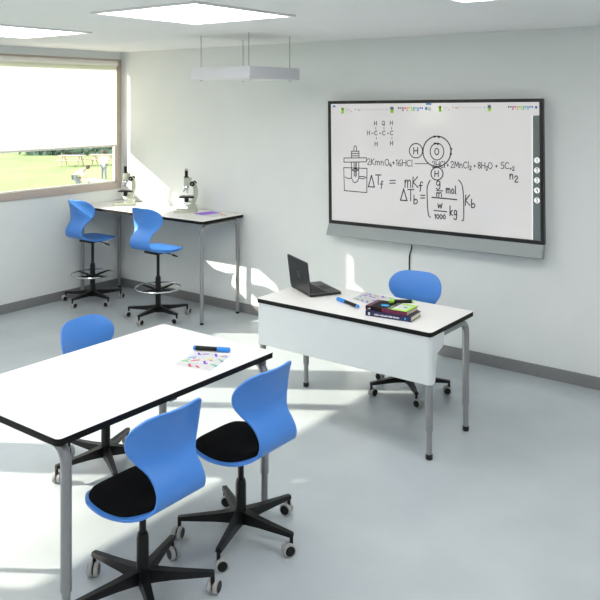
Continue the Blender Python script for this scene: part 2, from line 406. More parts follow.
for s_ in (-1, 1):            # side flaps of the folded panel
    poly = [(y0+R-.001, zb), (y0+R+.02, zb+.012), (y0+.075, zb+.165), (y0+.165, zb+.20), (y0+.165, zt), (y0+R-.001, zt)]
    xa, xb = sorted((s_*x1, s_*(x1-.006)))
    pm.prism(poly, xa, xb, 'modesty', Matrix(((0, 0, 1, 0), (1, 0, 0, 0), (0, 1, 0, 0), (0, 0, 0, 1))))
pm.build('modesty_panel', t)
# student table in front
t = thing('student_table', 'white student table with black edge and pushed-in blue chairs in front', 'table', (-2.90, 2.414, 0))
hx, hy = .408, .642
LGS = []
for y in (-.58, .605):
    LGS += [((-(hx-.035), y), (0, y)), ((hx-.035, y), (0, y))]
make_table(t, -hx, -hy, hx, hy, .795, LGS, ext=.185)
# high bench
t = thing('lab_bench', 'long high white bench under the window holding both microscopes', 'bench', (-5.935, 5.40, 0))
hx, hy = .915, .288
LGS = []
for sx in (-1, 1):
    LGS += [((sx*(hx-.04), -(hy-.035)), (sx*(hx-.04), 0)), ((sx*(hx-.04), hy-.05), (sx*(hx-.04), 0))]
make_table(t, -hx, -hy, hx, hy, .957, LGS, r=.019, telescopic=False)

# ================================================================ CHAIRS
PROF = [(.205, -.022, .19, .0), (.18, -.004, .20, .0), (.095, .0, .210, .0), (0, -.010, .212, .0), (-.10, -.006, .198, .0), (-.165, .006, .170, .0),
        (-.216, .036, .142, .0), (-.234, .08, .131, .008), (-.220, .125, .126, .018), (-.188, .168, .130, .028), (-.172, .208, .160, .042),
        (-.174, .262, .196, .055), (-.192, .33, .205, .062), (-.222, .40, .203, .062)]
def catmull(P, n):
    out = []
    for i in range(len(P)-1):
        p0, p1, p2, p3 = P[max(i-1, 0)], P[i], P[i+1], P[min(i+2, len(P)-1)]
        for k in range(n):
            u = k/n
            out.append(tuple(.5*(2*b+(-a+c)*u+(2*a-5*b+4*c-d)*u*u+(-a+3*b-3*c+d)*u**3) for a, b, c, d in zip(p0, p1, p2, p3)))
    out.append(P[-1]); return out
def shell_rows():
    c = catmull(PROF, 8); L = [0]
    for a, b in zip(c, c[1:]): L.append(L[-1]+math.hypot(a[0]-b[0], a[1]-b[1]))
    return c, L
def samp(c, L, s):
    for i in range(len(L)-1):
        if s <= L[i+1] or i == len(L)-2:
            u = (s-L[i])/max(1e-9, L[i+1]-L[i]); return [a+(b-a)*u for a, b in zip(c[i], c[i+1])]
def shell_pt(c, L, s, v, inset=0, off=0, r0=.15, r1=.11):
    T = L[-1]; y, z, W, wg = samp(c, L, s); a = samp(c, L, max(0, s-.004)); b = samp(c, L, min(T, s+.004))
    ty, tz = b[0]-a[0], b[1]-a[1]; l = math.hypot(ty, tz); ny, nz = -tz/l*-1, ty/l*-1      # normal towards the sitter
    if s < r0: W = W-r0+math.sqrt(max(0, r0*r0-(r0-s)**2))
    if T-s < r1: W = W-r1+math.sqrt(max(0, r1*r1-(r1-(T-s))**2))
    W = max(.01, W-inset); q = wg*(W*v/.21)**2
    return Vector((W*v, y+ny*off+q, z+nz*off))
def make_shell(parent):
    c, L = shell_rows(); T = L[-1]; ss = []
    n = 46
    for i in range(n+1):
        ss.append(T*(.5-.5*math.cos(PI*i/n))*.35+T*i/n*.65)
    nv = 16; mb = MB(); vs = []; fs = []
    for s in ss:
        for j in range(nv+1): vs.append(shell_pt(c, L, s, -1+2*j/nv))
    for i in range(n):
        for j in range(nv):
            k = i*(nv+1)+j; fs.append([k, k+1, k+nv+2, k+nv+1])
    mb.add(vs, fs, 'blue'); o = mb.build('shell', parent, ang=180)
    md = o.modifiers.new('thick', 'SOLIDIFY'); md.thickness = .010; md.offset = 0
    bv = o.modifiers.new('round', 'BEVEL'); bv.width = .003; bv.segments = 2; bv.limit_method = 'ANGLE'
    return o
def make_pad(parent):
    c, L = shell_rows(); s0, s1, n, nv = .022, .405, 22, 14; vs = []; fs = []
    for lay in (0, 1):
        for i in range(n+1):
            s = s0+(s1-s0)*i/n
            e = min(i/n, 1-i/n)*(s1-s0)
            for j in range(nv+1):
                v = -1+2*j/nv; y = shell_pt(c, L, s, v)
                W_in = .018
                if s1-s < .13: W_in += .13-math.sqrt(max(0, .13**2-(.13-(s1-s))**2))*1.0
                if s-s0 < .10: W_in += .0
                hgt = .006 if lay == 0 else .006+.022*min(1, e/.035)**.5*(1-abs(v)**5)**.5 if e > 0 else .006
                vs.append(shell_pt(c, L, s, v, W_in, hgt))
    N = (n+1)*(nv+1)
    for lay in (0, 1):
        for i in range(n):
            for j in range(nv):
                k = lay*N+i*(nv+1)+j; fs.append([k, k+1, k+nv+2, k+nv+1])
    mb = MB(); mb.add(vs, fs, 'fabric'); return mb.build('seat_pad', parent, ang=180)
def make_base(t, seat, star, ring):
    mm = MB().box((-.09, -.10, seat-.045), (.09, .08, seat-.012), 'black', .01)
    mech = mm.build('seat_mechanism', t)
    MB().tube([(.06, 0, seat-.035), (.17, .01, seat-.04), (.20, .01, seat-.046)], [.005, .005, .004], 'black', 8).tube([(.19, .01, seat-.045), (.245, .015, seat-.055)], [.010, .008], 'black', 8).build('lever', mech)
    zc = .40 if ring else .27
    MB().lathe([(.0145, zc-.02), (.0145, seat-.03)], 'black', 16).build('piston', t)
    MB().lathe([(.030, .062), (.030, .10), (.0255, .12), (.0255, zc-.02), (.021, zc)], 'black', 20).build('column', t)
    for k in range(5):
        a = star+2*PI*k/5; mt = rot_z(a); lm = MB()
        # tapered arm, deep at the hub and thin at the tip
        secs = [(.022, .024, .07, .125), (.12, .020, .078, .113), (.295, .014, .083, .100)]
        vs = []
        for x, hw, za, zb_ in secs:
            vs += [mt @ Vector((x, -hw, za)), mt @ Vector((x, hw, za)), mt @ Vector((x, hw*.8, zb_)), mt @ Vector((x, -hw*.8, zb_))]
        fs = [[0, 1, 2, 3], [11, 10, 9, 8]]
        for i in (0, 4):
            for j in range(4): fs.append([i+j, i+4+j, i+4+(j+1) % 4, i+(j+1) % 4])
        lm.add(vs, fs, 'black'); lm.tube([mt @ Vector((.290, 0, .098)), mt @ Vector((.290, 0, .045))], .009, 'black', 10)
        leg = lm.build('base_arm', t)
        cw = MB(); ca = a+.9+1.7*math.sin(k*2.1+star)
        base = mt @ Vector((.290, 0, 0)); ax = Vector((math.cos(ca), math.sin(ca), 0)); tr_ = Vector((-ax.y, ax.x, 0))*.014
        for s_ in (-1, 1):
            mtx = Matrix.Translation(base+tr_+Vector((0, 0, .030))) @ ax.to_track_quat('Z', 'Y').to_matrix().to_4x4() @ Matrix.Translation((0, 0, s_*.013))
            cw.lathe([(.024, -.010), (.029, -.008), (.030, 0), (.029, .008), (.024, .010)], 'ring', 20, mtx)
            cw.lathe([(.0225, -.0115), (.0225, .0115)], 'black', 16, mtx)
        cw.tube([base+Vector((0, 0, .050)), base+tr_+Vector((0, 0, .030))], .008, 'black', 8)
        cw.build('caster', leg)
    if ring:
        rp = [(.215*math.cos(2*PI*k/48), .215*math.sin(2*PI*k/48), .29) for k in range(49)]
        rg = MB().tube(rp, .0085, 'chrome', 10, caps=False).build('foot_ring', t)
        for k in range(4):
            a = star+PI/4+PI/2*k; mt = rot_z(a)
            MB().tube([mt @ Vector((.024, 0, .262)), mt @ Vector((.09, 0, .275)), mt @ Vector((.21, 0, .287))], [.014, .012, .007], 'black', 8).build('ring_spoke', rg)
        MB().lathe([(.030, .24), (.036, .245), (.036, .285), (.030, .29)], 'black', 18).build('ring_hub', rg)
def make_chair(label, cat, loc, face, seat, star, pad, ring, group, name):
    """face: direction the sitter looks, degrees in the floor plane"""
    rz = math.radians(face-90)
    t = thing(name, label, cat, (*loc, 0), rz, group)
    sh = make_shell(t); sh.location.z = seat
    if pad: p = make_pad(t); p.location.z = seat
    make_base(t, seat, math.radians(star)-rz, ring)
    return t
G1, G2 = 'swivel chairs with black seat pads', 'high blue stools at the lab bench'
make_chair('blue swivel chair with black seat pad, frontmost, at the near corner of the student table', 'chair', (-2.485, 2.18), 180, .44, 40, True, False, G1, 'swivel_chair')
make_chair('blue swivel chair with black seat pad at the table end nearest the desk', 'chair', (-2.465, 2.77), 180, .44, 76, True, False, G1, 'swivel_chair')
make_chair('blue swivel chair on the far side of the student table, back showing over the tabletop', 'chair', (-3.535, 2.83), 8, .41, 43, True, False, G1, 'swivel_chair')
make_chair('blue swivel chair behind the teacher desk below the display', 'chair', (-2.74, 4.86), -83, .41, 95, True, False, G1, 'swivel_chair')
make_chair('tall blue stool with chrome foot ring in the corner beside the window wall', 'stool', (-6.53, 5.06), 90, .665, 137, False, True, G2, 'lab_stool')
make_chair('tall blue stool with chrome foot ring in front of the middle of the bench', 'stool', (-5.55, 5.06), 90, .665, 137, False, True, G2, 'lab_stool')

# ================================================================ DISPLAY
BYF = 5.62                                                 # plane of the screen glass
P00 = on_back(329, 222.5, BYF); P10 = on_back(543.8, 245.3, BYF)
P01 = on_back(329, 101.4, BYF); P11 = on_back(543.8, 98, BYF)
cx = (P00.x+P10.x+P01.x+P11.x)/4; cz = (P00.z+P10.z+P01.z+P11.z)/4
bw = (P10.x+P11.x-P00.x-P01.x)/2; bh = (P01.z+P11.z-P00.z-P10.z)/2
roll = math.atan2((P10.z-P00.z+P11.z-P01.z)/2, bw)
bd = thing('interactive_display', 'large wall-mounted interactive display covered in handwritten chemistry notes', 'display', (cx, BYF, cz))
bd.rotation_euler = (0, -roll, 0)
inv = (Matrix.Translation((cx, BYF, cz)) @ Matrix.Rotation(-roll, 4, 'Y')).inverted()
def bp(px, py, off=.0):
    v = inv @ on_back(px, py, BYF); return Vector((v.x, -.0006-off, v.z))
hw, hh, bz = bw/2, bh/2, .026
MB().box((-hw+bz, 0, -hh+bz), (hw-bz, .01, hh-bz), 'screen').build('screen', bd)
fm = MB()
fm.box((-hw, -.012, hh-bz), (hw, .03, hh), 'bezel', .003).box((-hw, -.012, -hh), (hw, .03, -hh+bz+.004), 'bezel', .003)
fm.box((-hw, -.012, -hh+bz), (-hw+bz, .03, hh-bz), 'bezel', .003).box((hw-bz, -.012, -hh+bz), (hw, .03, hh-bz), 'bezel', .003)
fm.build('bezel', bd, smooth=False)
MB().box((-hw+.10, .011, -hh+.05), (hw-.10, .079, hh-.05), 'bezel').build('back_cover', bd, smooth=False)
sb = MB(); y = [(-.012, -hh), (-.055, -hh-.092), (-.040, -hh-.100), (.0, -hh-.100), (.025, -hh)]
sb.prism(y, -hw, hw-.004, 'bar', Matrix(((0, 0, 1, 0), (1, 0, 0, 0), (0, 1, 0, 0), (0, 0, 0, 1)))); sb.build('speaker_bar', bd, smooth=False)

# handwriting: strokes on a unit box, x to the right and y up
GL = {
 'H': (.8, [[(0, 0), (.02, 1)], [(.7, 0), (.72, 1)], [(0, .5), (.72, .52)]]),
 'C': (.75, [[(.68, .85), (.45, 1), (.15, .85), (0, .5), (.12, .12), (.4, 0), (.68, .12)]]),
 'O': (.85, [[(.4, 1), (.12, .85), (0, .5), (.12, .12), (.4, 0), (.68, .12), (.8, .5), (.68, .88), (.4, 1)]]),
 'l': (.25, [[(.1, 1.05), (.08, .1), (.16, 0)]]),
 '2': (.65, [[(0, .75), (.12, .97), (.35, 1), (.52, .8), (.45, .55), (0, 0), (.6, .02)]]),
 '1': (.35, [[(.05, .8), (.2, 1), (.2, 0)]]),
 '6': (.65, [[(.5, 1), (.15, .7), (0, .3), (.12, .03), (.4, 0), (.55, .22), (.42, .45), (.1, .4)]]),
 '8': (.65, [[(.5, .85), (.28, 1), (.05, .82), (.12, .6), (.45, .4), (.55, .18), (.3, 0), (.03, .15), (.12, .42), (.42, .62), (.5, .85)]]),
 '5': (.65, [[(.55, 1), (.1, 1), (.05, .58), (.35, .62), (.55, .35), (.4, .05), (0, .05)]]),
 '4': (.65, [[(.1, 1), (0, .42), (.55, .45)], [(.42, .8), (.42, 0)]]),
 '3': (.65, [[(0, .9), (.3, 1), (.5, .8), (.2, .55), (.52, .32), (.35, .02), (0, .08)]]),
 '0': (.6, [[(.25, 1), (.03, .7), (.03, .3), (.25, 0), (.48, .3), (.48, .7), (.25, 1)]]),
 'K': (.75, [[(.05, 1.0), (.0, 0)], [(.62, 1), (.03, .48), (.66, 0)]]),
 'm': (1.0, [[(0, .62), (.02, 0)], [(.02, .42), (.2, .64), (.38, .55), (.4, 0)], [(.4, .42), (.62, .64), (.8, .52), (.84, 0)]]),
 'M': (.95, [[(0, 0), (.08, 1), (.42, .25), (.76, 1), (.85, 0)]]),
 'n': (.65, [[(0, .62), (.02, 0)], [(.02, .42), (.25, .64), (.45, .5), (.48, 0)]]),
 '+': (.65, [[(.05, .45), (.5, .45)], [(.27, .68), (.27, .22)]]),
 '=': (.8, [[(0, .62), (.7, .66)], [(0, .3), (.7, .32)]]),
 '-': (.5, [[(.05, .5), (.4, .5)]]),
 'D': (.9, [[(.42, 1), (0, 0), (.82, .02), (.42, 1)]]),
 'T': (.75, [[(0, 1), (.72, 1.02)], [(.36, 1), (.34, 0)]]),
 'f': (.55, [[(.5, .85), (.36, 1), (.24, .85), (.2, 0), (.14, -.25)], [(0, .5), (.45, .52)]]),
 'b': (.55, [[(.02, 1.1), (.03, 0)], [(.03, .4), (.28, .55), (.46, .3), (.3, 0), (.03, .05)]]),
 'g': (.6, [[(.45, .6), (.2, .68), (.02, .4), (.18, .12), (.44, .3), (.45, .62), (.44, -.2), (.22, -.42), (0, -.28)]]),
 'o': (.6, [[(.24, .62), (.03, .45), (.03, .15), (.24, 0), (.46, .15), (.46, .45), (.24, .62)]]),
 'w': (.8, [[(0, .62), (.14, 0), (.36, .5), (.55, 0), (.72, .64)]]),
 'k': (.55, [[(.02, 1.1), (.02, 0)], [(.4, .62), (.04, .28), (.46, 0)]]),
 'q': (.85, [[(.4, 1), (.12, .85), (0, .5), (.12, .12), (.4, 0), (.68, .12), (.8, .5), (.68, .88), (.4, 1)], [(.45, .2), (.8, -.12)]]),
}
def ribbon(mb, pts, wd, mat='ink', yoff=0.0):
    pts = [Vector((p.x, p.y-yoff, p.z)) for p in pts]; Ls = []; Rs = []
    for i, p in enumerate(pts):
        a = pts[max(0, i-1)]; b = pts[min(len(pts)-1, i+1)]; t = (b-a); t.y = 0
        if t.length < 1e-7: t = Vector((1, 0, 0))
        t.normalize(); n = Vector((-t.z, 0, t.x)); e = Vector((0, 0, 0))
        if i == 0: e = -t*wd*.4
        if i == len(pts)-1: e = t*wd*.4
        Ls.append(p+e+n*wd/2); Rs.append(p+e-n*wd/2)
    k = len(pts); mb.add(Ls+Rs, [[i, i+1, k+i+1, k+i] for i in range(k-1)], mat)
def smooth_poly(pts, n=4):
    if len(pts) < 3: return pts
    P = [tuple(p) for p in pts]; return [Vector(p) for p in catmull(P, n)]
def write(mb, txt, x0, y0, x1, y1, h, wd=.0075, mat='ink'):
    """text from baseline pixel (x0,y0) to (x1,y1), letters h pixels tall; ^/_ lower the next letter as an index"""
    tot = 0; items = []; sub = False
    for ch in txt:
        if ch == '_': sub = True; continue
        if ch == ' ': tot += .4; continue
        wd_, st = GL[ch]; k = .62 if sub else 1.0
        items.append((tot, k, -.25 if sub else 0, st)); tot += (wd_+.12)*k; sub = False
    a = bp(x0, y0); b = bp(x1, y1); up = bp(x0, y0-h)-a; up.y = 0
    e = (b-a)/tot; e.y = 0
    for off, k, dz, st in items:
        for s_ in st:
            jit = [(x+random.uniform(-.015, .015), y+random.uniform(-.015, .015)) for x, y in s_]
            pts = [a+e*(off+x*k)+up*(dz+y*k) for x, y in jit]
            sm = smooth_poly(pts, 3) if len(pts) > 3 and st not in (GL['H'][1], GL['M'][1], GL['D'][1], GL['w'][1]) else pts
            if sm is pts:
                for p_, q_ in zip(pts, pts[1:]): ribbon(mb, [p_, q_], wd, mat)
            else: ribbon(mb, sm, wd, mat)
def circ(mb, px, py, rx, ry, wd=.0085, mat='ink', n=30):
    ribbon(mb, [bp(px+rx*math.cos(2*PI*k/n), py+ry*math.sin(2*PI*k/n)) for k in range(n+1)], wd, mat)
def disc(mb, px, py, r, mat='ink', yoff=0.0, n=14):
    c = bp(px, py, yoff); rr_ = abs((bp(px+r, py)-bp(px-r, py)).x)/2
    mb.add([c+Vector((rr_*math.cos(2*PI*k/n), 0, rr_*math.sin(2*PI*k/n))) for k in range(n)], [list(range(n))], mat)
def poly(mb, pts, wd=.0075, mat='ink'):
    q = [bp(*p) for p in pts]
    for a, b in zip(q, q[1:]): ribbon(mb, [a, b], wd, mat)
hm = MB()
# propanone structure
for x, y in ((374.3, 125.3), (390.2, 125)): write(hm, 'H', x, y, x+3, y, 4.2, .006)
write(hm, 'q', 382.2, 125, 385.2, 125, 4.0, .006)
write(hm, 'H', 367.3, 135, 370.3, 135, 4.2, .006)
for x in (374.6, 382.6, 390.4): write(hm, 'C', x, 135, x+3.2, 135, 4.2, .0065)
for x in (371.6, 379.3, 387.2): poly(hm, [(x, 133.2), (x+1.8, 133.2)], .006)
for x in (375.8, 384, 391.6): poly(hm, [(x, 127.4), (x, 129)], .006)
for x in (376.4, 392): poly(hm, [(x, 137.4), (x, 139)], .006)
write(hm, 'H', 375, 146, 378, 146, 4.2, .006); write(hm, 'H', 390.4, 145.2, 393.4, 145.2, 4.2, .006)
hm.build('structure_sketch', bd, smooth=False); hm = MB()
# beaker, bung and tube
for q in ([(343.8, 167.6), (344.4, 190.6), (366.8, 192.6), (367, 168.4), (343.8, 167.6)], [(344, 158), (344, 162.2), (366.4, 161.8), (366.6, 157.8), (344, 158)],
          [(351.4, 162), (351.6, 178), (353, 181.5), (355.2, 182.8), (357.5, 181.3), (358.8, 178), (358.8, 162)],
          [(351.6, 157.8), (351.6, 151.2), (359, 151.2), (359, 157.8)], [(351.4, 153.4), (359, 153.4)], [(351.4, 155.8), (359, 155.8)],
          [(354, 151), (354, 147), (355.2, 145.6), (356.5, 147), (356.5, 151)], [(345.4, 177), (348, 178.6), (351.4, 178)], [(358.8, 178), (363, 178.8), (366.2, 177.6)], [(358.8, 176.4), (365, 176.6)],
          [(354, 162), (354.2, 176)], [(356.6, 162), (356.4, 176)], [(355.3, 163), (355.3, 177)], [(351.6, 170), (355, 171.4), (358.8, 170), (355, 168.6), (351.6, 170)]):
    poly(hm, q, .0075)
hm.build('beaker_sketch', bd, smooth=False); hm = MB()
# equation
write(hm, '2KmnO_4+16HCl', 367.6, 164.6, 413.5, 166.4, 6.0, .0065)
poly(hm, [(415, 163.6), (428, 163.6)], .006)
write(hm, '2HCl', 432.4, 167.4, 446, 167.8, 6.2, .0065); write(hm, '+', 446.8, 167.3, 449.6, 167.4, 5, .0065)
write(hm, '2MnCl_2', 451, 167.6, 472, 168.3, 6.2, .0065); write(hm, '+', 473.6, 168.2, 476.6, 168.2, 5, .0065)
write(hm, '8H_2O', 478, 168.4, 493, 168.8, 6.2, .0065); write(hm, '+', 495.4, 168.2, 498.4, 168.2, 4.6, .0065)
write(hm, '5C_+_2', 501, 168.6, 515, 169, 6.2, .0065)
write(hm, 'n', 510, 179.2, 514.6, 179.2, 8, .0085); write(hm, '2', 514.8, 182, 519, 182, 6, .0085)
hm.build('reaction_lettering', bd, smooth=False); hm = MB()
# freezing and boiling point formulas
write(hm, 'D', 368.3, 186.6, 376, 187.4, 11.5, .010, 'ink2'); write(hm, 'T', 375.6, 184.6, 382.4, 184.6, 9.6, .009); write(hm, 'f', 380.2, 187.2, 384.2, 187.2, 6.2, .008)
write(hm, '=', 389.8, 185.4, 397, 185.4, 7.6, .0085, 'ink2')
write(hm, 'm', 405, 187.4, 412.6, 187.4, 11.5, .009); write(hm, 'K', 412.8, 187.4, 419.6, 187.4, 10.6, .009); write(hm, 'f', 418.8, 189.4, 424, 189.4, 7.6, .009)
hm.build('freezing_formula_lettering', bd, smooth=False); hm = MB()
write(hm, 'D', 400.4, 200.3, 408.6, 200.8, 11.5, .010); write(hm, 'T', 407.6, 201, 415.4, 201, 11.4, .009); write(hm, 'b', 413.8, 203.8, 419, 203.8, 8.2, .009)
write(hm, '=', 420.8, 200.4, 426, 200.6, 8, .009)
ribbon(hm, smooth_poly([bp(*p) for p in [(430, 180.4), (427.3, 187), (427.2, 197), (427.6, 207), (428.7, 215.3), (430.6, 217.2)]]), .009)
ribbon(hm, smooth_poly([bp(*p) for p in [(458.7, 180), (462, 184.7), (463.4, 195), (463.8, 207), (463.6, 219.3), (462, 220.6)]]), .009)
write(hm, 'g', 436.2, 186.2, 442, 186.2, 7.6, .009); poly(hm, [(436.7, 190.6), (442.8, 190.9)], .008); write(hm, 'm', 436.7, 196.7, 443, 196.7, 6.6, .0085)
write(hm, 'mol', 446.2, 193.1, 456.8, 194, 7.6, .009)
poly(hm, [(432, 197.3), (444, 198.4), (456.8, 199.7)], .010)
write(hm, 'w', 437.8, 208, 443.4, 208.2, 7.0, .009); poly(hm, [(434, 210.4), (446.7, 211.7)], .009); write(hm, '1000', 434.6, 218.6, 446.4, 219.2, 4.4, .0085)
write(hm, 'kg', 450, 215.4, 458.2, 216.4, 8.4, .0095)
write(hm, 'K', 465.4, 205.4, 471.4, 205.6, 10.4, .009); write(hm, 'b', 471.4, 207.6, 476.6, 207.8, 7.6, .009)
hm.build('boiling_formula_lettering', bd, smooth=False); hm = MB()
# water molecule
circ(hm, 416, 150.7, 6.6, 7.2); write(hm, 'H', 413.7, 154, 418.8, 154, 6.4, .009)
circ(hm, 437, 151.4, 14, 15.2, .010); circ(hm, 437, 151.6, 6.8, 8.4); write(hm, 'O', 434.8, 154.6, 439.6, 154.6, 6.2, .009)
circ(hm, 437, 173.7, 6.0, 6.3, .0095); write(hm, 'H', 434.8, 176.6, 439.4, 176.6, 5.6, .0085)
for x, y in ((434.7, 136.7), (438.8, 137), (434.9, 143.6), (437.9, 144), (451.3, 149), (450.9, 154)): disc(hm, x, y, 1.1)
hm.build('molecule_sketch', bd, smooth=False)
# tool ribbon along the top of the screen
tm = MB()
def patch(x0, y0, x1, y1, mat, off=.0002):
    tm.add([bp(x0, y0, off), bp(x1, y0, off), bp(x1, y1, off), bp(x0, y1, off)], [[0, 1, 2, 3]], mat)
for ox, oy in ((0, 0), (97.5, -1.8)):
    patch(341.2+ox, 107.6+oy, 344+ox, 113.6+oy, 'lime'); patch(341.8+ox, 108.4+oy, 343.4+ox, 110+oy, 'yellow')
    poly(tm, [(357.6+ox, 109.4+oy), (359.2+ox, 110.4+oy), (361+ox, 108.6+oy)], .006, 'orange'); patch(355+ox, 108.8+oy, 355.8+ox, 109.8+oy, 'ink'); patch(351+ox, 111+oy, 351.8+ox, 112+oy, 'pink')
    patch(386+ox, 109+oy, 388.2+ox, 109.6+oy, 'cyan'); patch(390.2+ox, 106.8+oy, 393.6+ox, 110+oy, 'strip'); patch(390.2+ox, 110+oy, 393.6+ox, 113+oy, 'lime')
    if ox == 0:
        cs = ['ink', 'strip', 'pink', 'pink', 'orange', 'yellow', 'lime', 'green', 'cyan', 'cyan', 'penblue', 'purple']; x = 398
    else:
        x = 508
    for k, cc in enumerate(cs):
        y = 107.2 if ox == 0 else 106.0
        patch(x+k*2.15, y, x+k*2.15+1.4, y+1.7, cc)
        if k in (2, 4, 6, 7, 9): patch(x+k*2.15, y+2.2, x+k*2.15+1.4, y+3.8, cc)
    patch(x+27, y, x+29.2, y+2.6, 'cyan'); patch(x+28, y, x+29.2, y+1.4, 'purple')
    for k in range(9): patch(363.6+ox+k*2.3, 109.2+oy, 365+ox+k*2.3, 109.6+oy, 'line'); patch(346+ox+(k % 4)*1.1, 109+oy+(k//4)*1.4, 346.8+ox+(k % 4)*1.1, 109.4+oy+(k//4)*1.4, 'line')
    if ox == 0: patch(333, 105.4, 335.4, 107, 'penblue')
    else:
        tm.build('tool_ribbon_print', bd, smooth=False); tm = MB(); patch(426, 103.2, 431.4, 104.8, 'penblue'); patch(428, 107.4, 430.6, 110.4, 'line'); patch(428.5, 108, 430.1, 109.8, 'paper', .0004)
    tm.build('title_tab' if ox else 'tool_ribbon_print', bd, smooth=False); tm = MB()
sm = MB()
sm.add([bp(533, 115.6), bp(540.8, 115.4), bp(540.8, 240.4), bp(533, 239.9)], [[0, 1, 2, 3]], 'strip')
sm.add([bp(532, 115.6), bp(533, 115.6), bp(533, 239.9), bp(532, 239.8)], [[0, 1, 2, 3]], 'litwhite')
sb_ = sm.build('side_toolbar', bd, smooth=False)
for k in range(5):
    nb = MB(); yy = 160.3+10.03*k
    disc(nb, 537, yy, 2.9, 'litwhite', .0004, 20); o = nb.build('page_button', sb_, smooth=False)
    dm = MB(); st = GL['12345'[k]]; a = bp(537, yy, .0008)
    for s_ in st[1]: ribbon(dm, [a+Vector(((x-st[0]*.42)*.026, 0, (y_-.5)*.028)) for x, y_ in s_], .0045, 'ink')
    dm.v  # digit on the button
    dm.build('digit', sb_, smooth=False)
# cord
cp = [bp(411.5, 244)]
c0 = on_back(411.5, 243, BY-.02); c1 = on_back(409, 268, BY-.012)
cc = smooth_poly([Vector((c0.x, BY-.03, c0.z+.05)), Vector((c0.x+.003, BY-.02, c0.z-.03)), Vector((c1.x+.005, BY-.010, (c0.z+c1.z)/2)), Vector((c1.x, BY-.008, c1.z)), Vector((c1.x+.005, BY-.008, .42)), Vector((c1.x+.003, BY-.020, .36))], 6)
t = tag(MB().tube(cc, .0055, 'black', 8).build('power_cord'), 'black cord hanging from the display down the wall behind the desk chair', 'cord')
t = thing('wall_outlet', 'white wall outlet behind the desk chair where the cord plugs in', 'outlet', (c1.x, BY, .35))
MB().box((-.04, -.010, -.04), (.04, 0, .04), 'penwhite', .003).build('plate', t); MB().lathe([(.018, 0), (.018, .02)], 'black', 14, Matrix.Translation((0, -.010, 0)) @ Matrix.Rotation(PI/2, 4, 'X')).build('plug', t)

# ================================================================ ON THE DESK
DZ, TZ = .74, .795
# laptop
t = thing('laptop', 'open black laptop at the left end of the teacher desk', 'laptop', (-3.26, 4.28, DZ), math.radians(-29))
LW, LD = .170, .235
MB().prism(rrect(-LW, 0, LW, LD, .012), .003, .018, 'laptop').build('base', t, smooth=False)
for sx in (-1, 1):
    for y in (.02, LD-.03): MB().lathe([(.007, 0), (.007, .004)], 'laptop2', 10, Matrix.Translation((sx*.14, y, 0))).build('rubber_foot', t)
km = MB()
for r in range(6):
    for k in range(14):
        x = -.145+k*.0208; km.box((x, .035+r*.0175, .0175), (x+.0175, .035+r*.0175+.0145, .0192), 'laptop2')
km.build('keyboard', t, smooth=False)
MB().box((-.05, .15, .0178), (.05, .212, .0186), 'laptop2').build('trackpad', t, smooth=False)
lid = MB(); LM = Matrix.Translation((0, .004, .016)) @ Matrix.Rotation(math.radians(7), 4, 'X')
lid.prism(rrect(-LW, 0, LW, .222, .012), -.004, .004, 'laptop', LM @ Matrix.Rotation(PI/2, 4, 'X'))
ld = lid.build('lid', t, smooth=False)
MB().prism([(-.152, .02), (.152, .02), (.152, .208), (-.152, .208)], -.0046, -.0042, 'laptop2', LM @ Matrix.Rotation(PI/2, 4, 'X')).build('screen', ld, smooth=False)
lg = MB(); LR = LM @ Matrix.Rotation(PI/2, 4, 'X')
def loop(cx, cy, r0, r1, n=28):
    vs = []
    for k in range(n): a = 2*PI*k/n; vs += [LR @ Vector((cx+r0*math.cos(a), cy+r0*math.sin(a), .0044)), LR @ Vector((cx+r1*math.cos(a), cy+r1*math.sin(a), .0044))]
    lg.add(vs, [[2*k, 2*((k+1) % n), 2*((k+1) % n)+1, 2*k+1] for k in range(n)], 'logo')
loop(0, .112, .020, .024)
for dx in (-.006, .008):
    lg.prism([(dx-.008, .096), (dx-.005, .096), (dx+.004, .128), (dx+.001, .128)], .0042, .0045, 'logo', LR)
lg.build('logo', ld, smooth=False)
MB().tube([(-.12, .003, .014), (.12, .003, .014)], .007, 'laptop2', 10).build('hinge', t)
# markers
def marker(label, p, q, z, cf, colour):
    p = Vector(p); q = Vector(q); L = (q-p).length; a = math.atan2(q.y-p.y, q.x-p.x); r = .0125
    t = thing('marker', label, 'marker', (p.x, p.y, z+r), a, 'whiteboard markers')
    X = Matrix.Rotation(PI/2, 4, 'Y')
    MB().lathe([(r*.86, L*(cf-.02)), (r*.9, L*.92), (r*.86, L*.93)], 'black', 16, X).build('barrel', t)
    MB().lathe([(r*.7, 0), (r, .004), (r, L*cf), (r*.9, L*cf+.001)], colour, 16, X).build('cap', t)
    MB().lathe([(r*.86, L*.925), (r*.88, L*.985), (r*.6, L)], colour, 16, X).build('end_plug', t)
marker('black marker with blue cap lying on the teacher desk beside the laptop', at(337.5, 299, .75), at(358.5, 307, .75), DZ, .38, 'penblue')
marker('black marker with blue cap lying on the student table above the paper', at(230, 350.5, .805), at(193.5, 348, .805), TZ, .34, 'penblue')
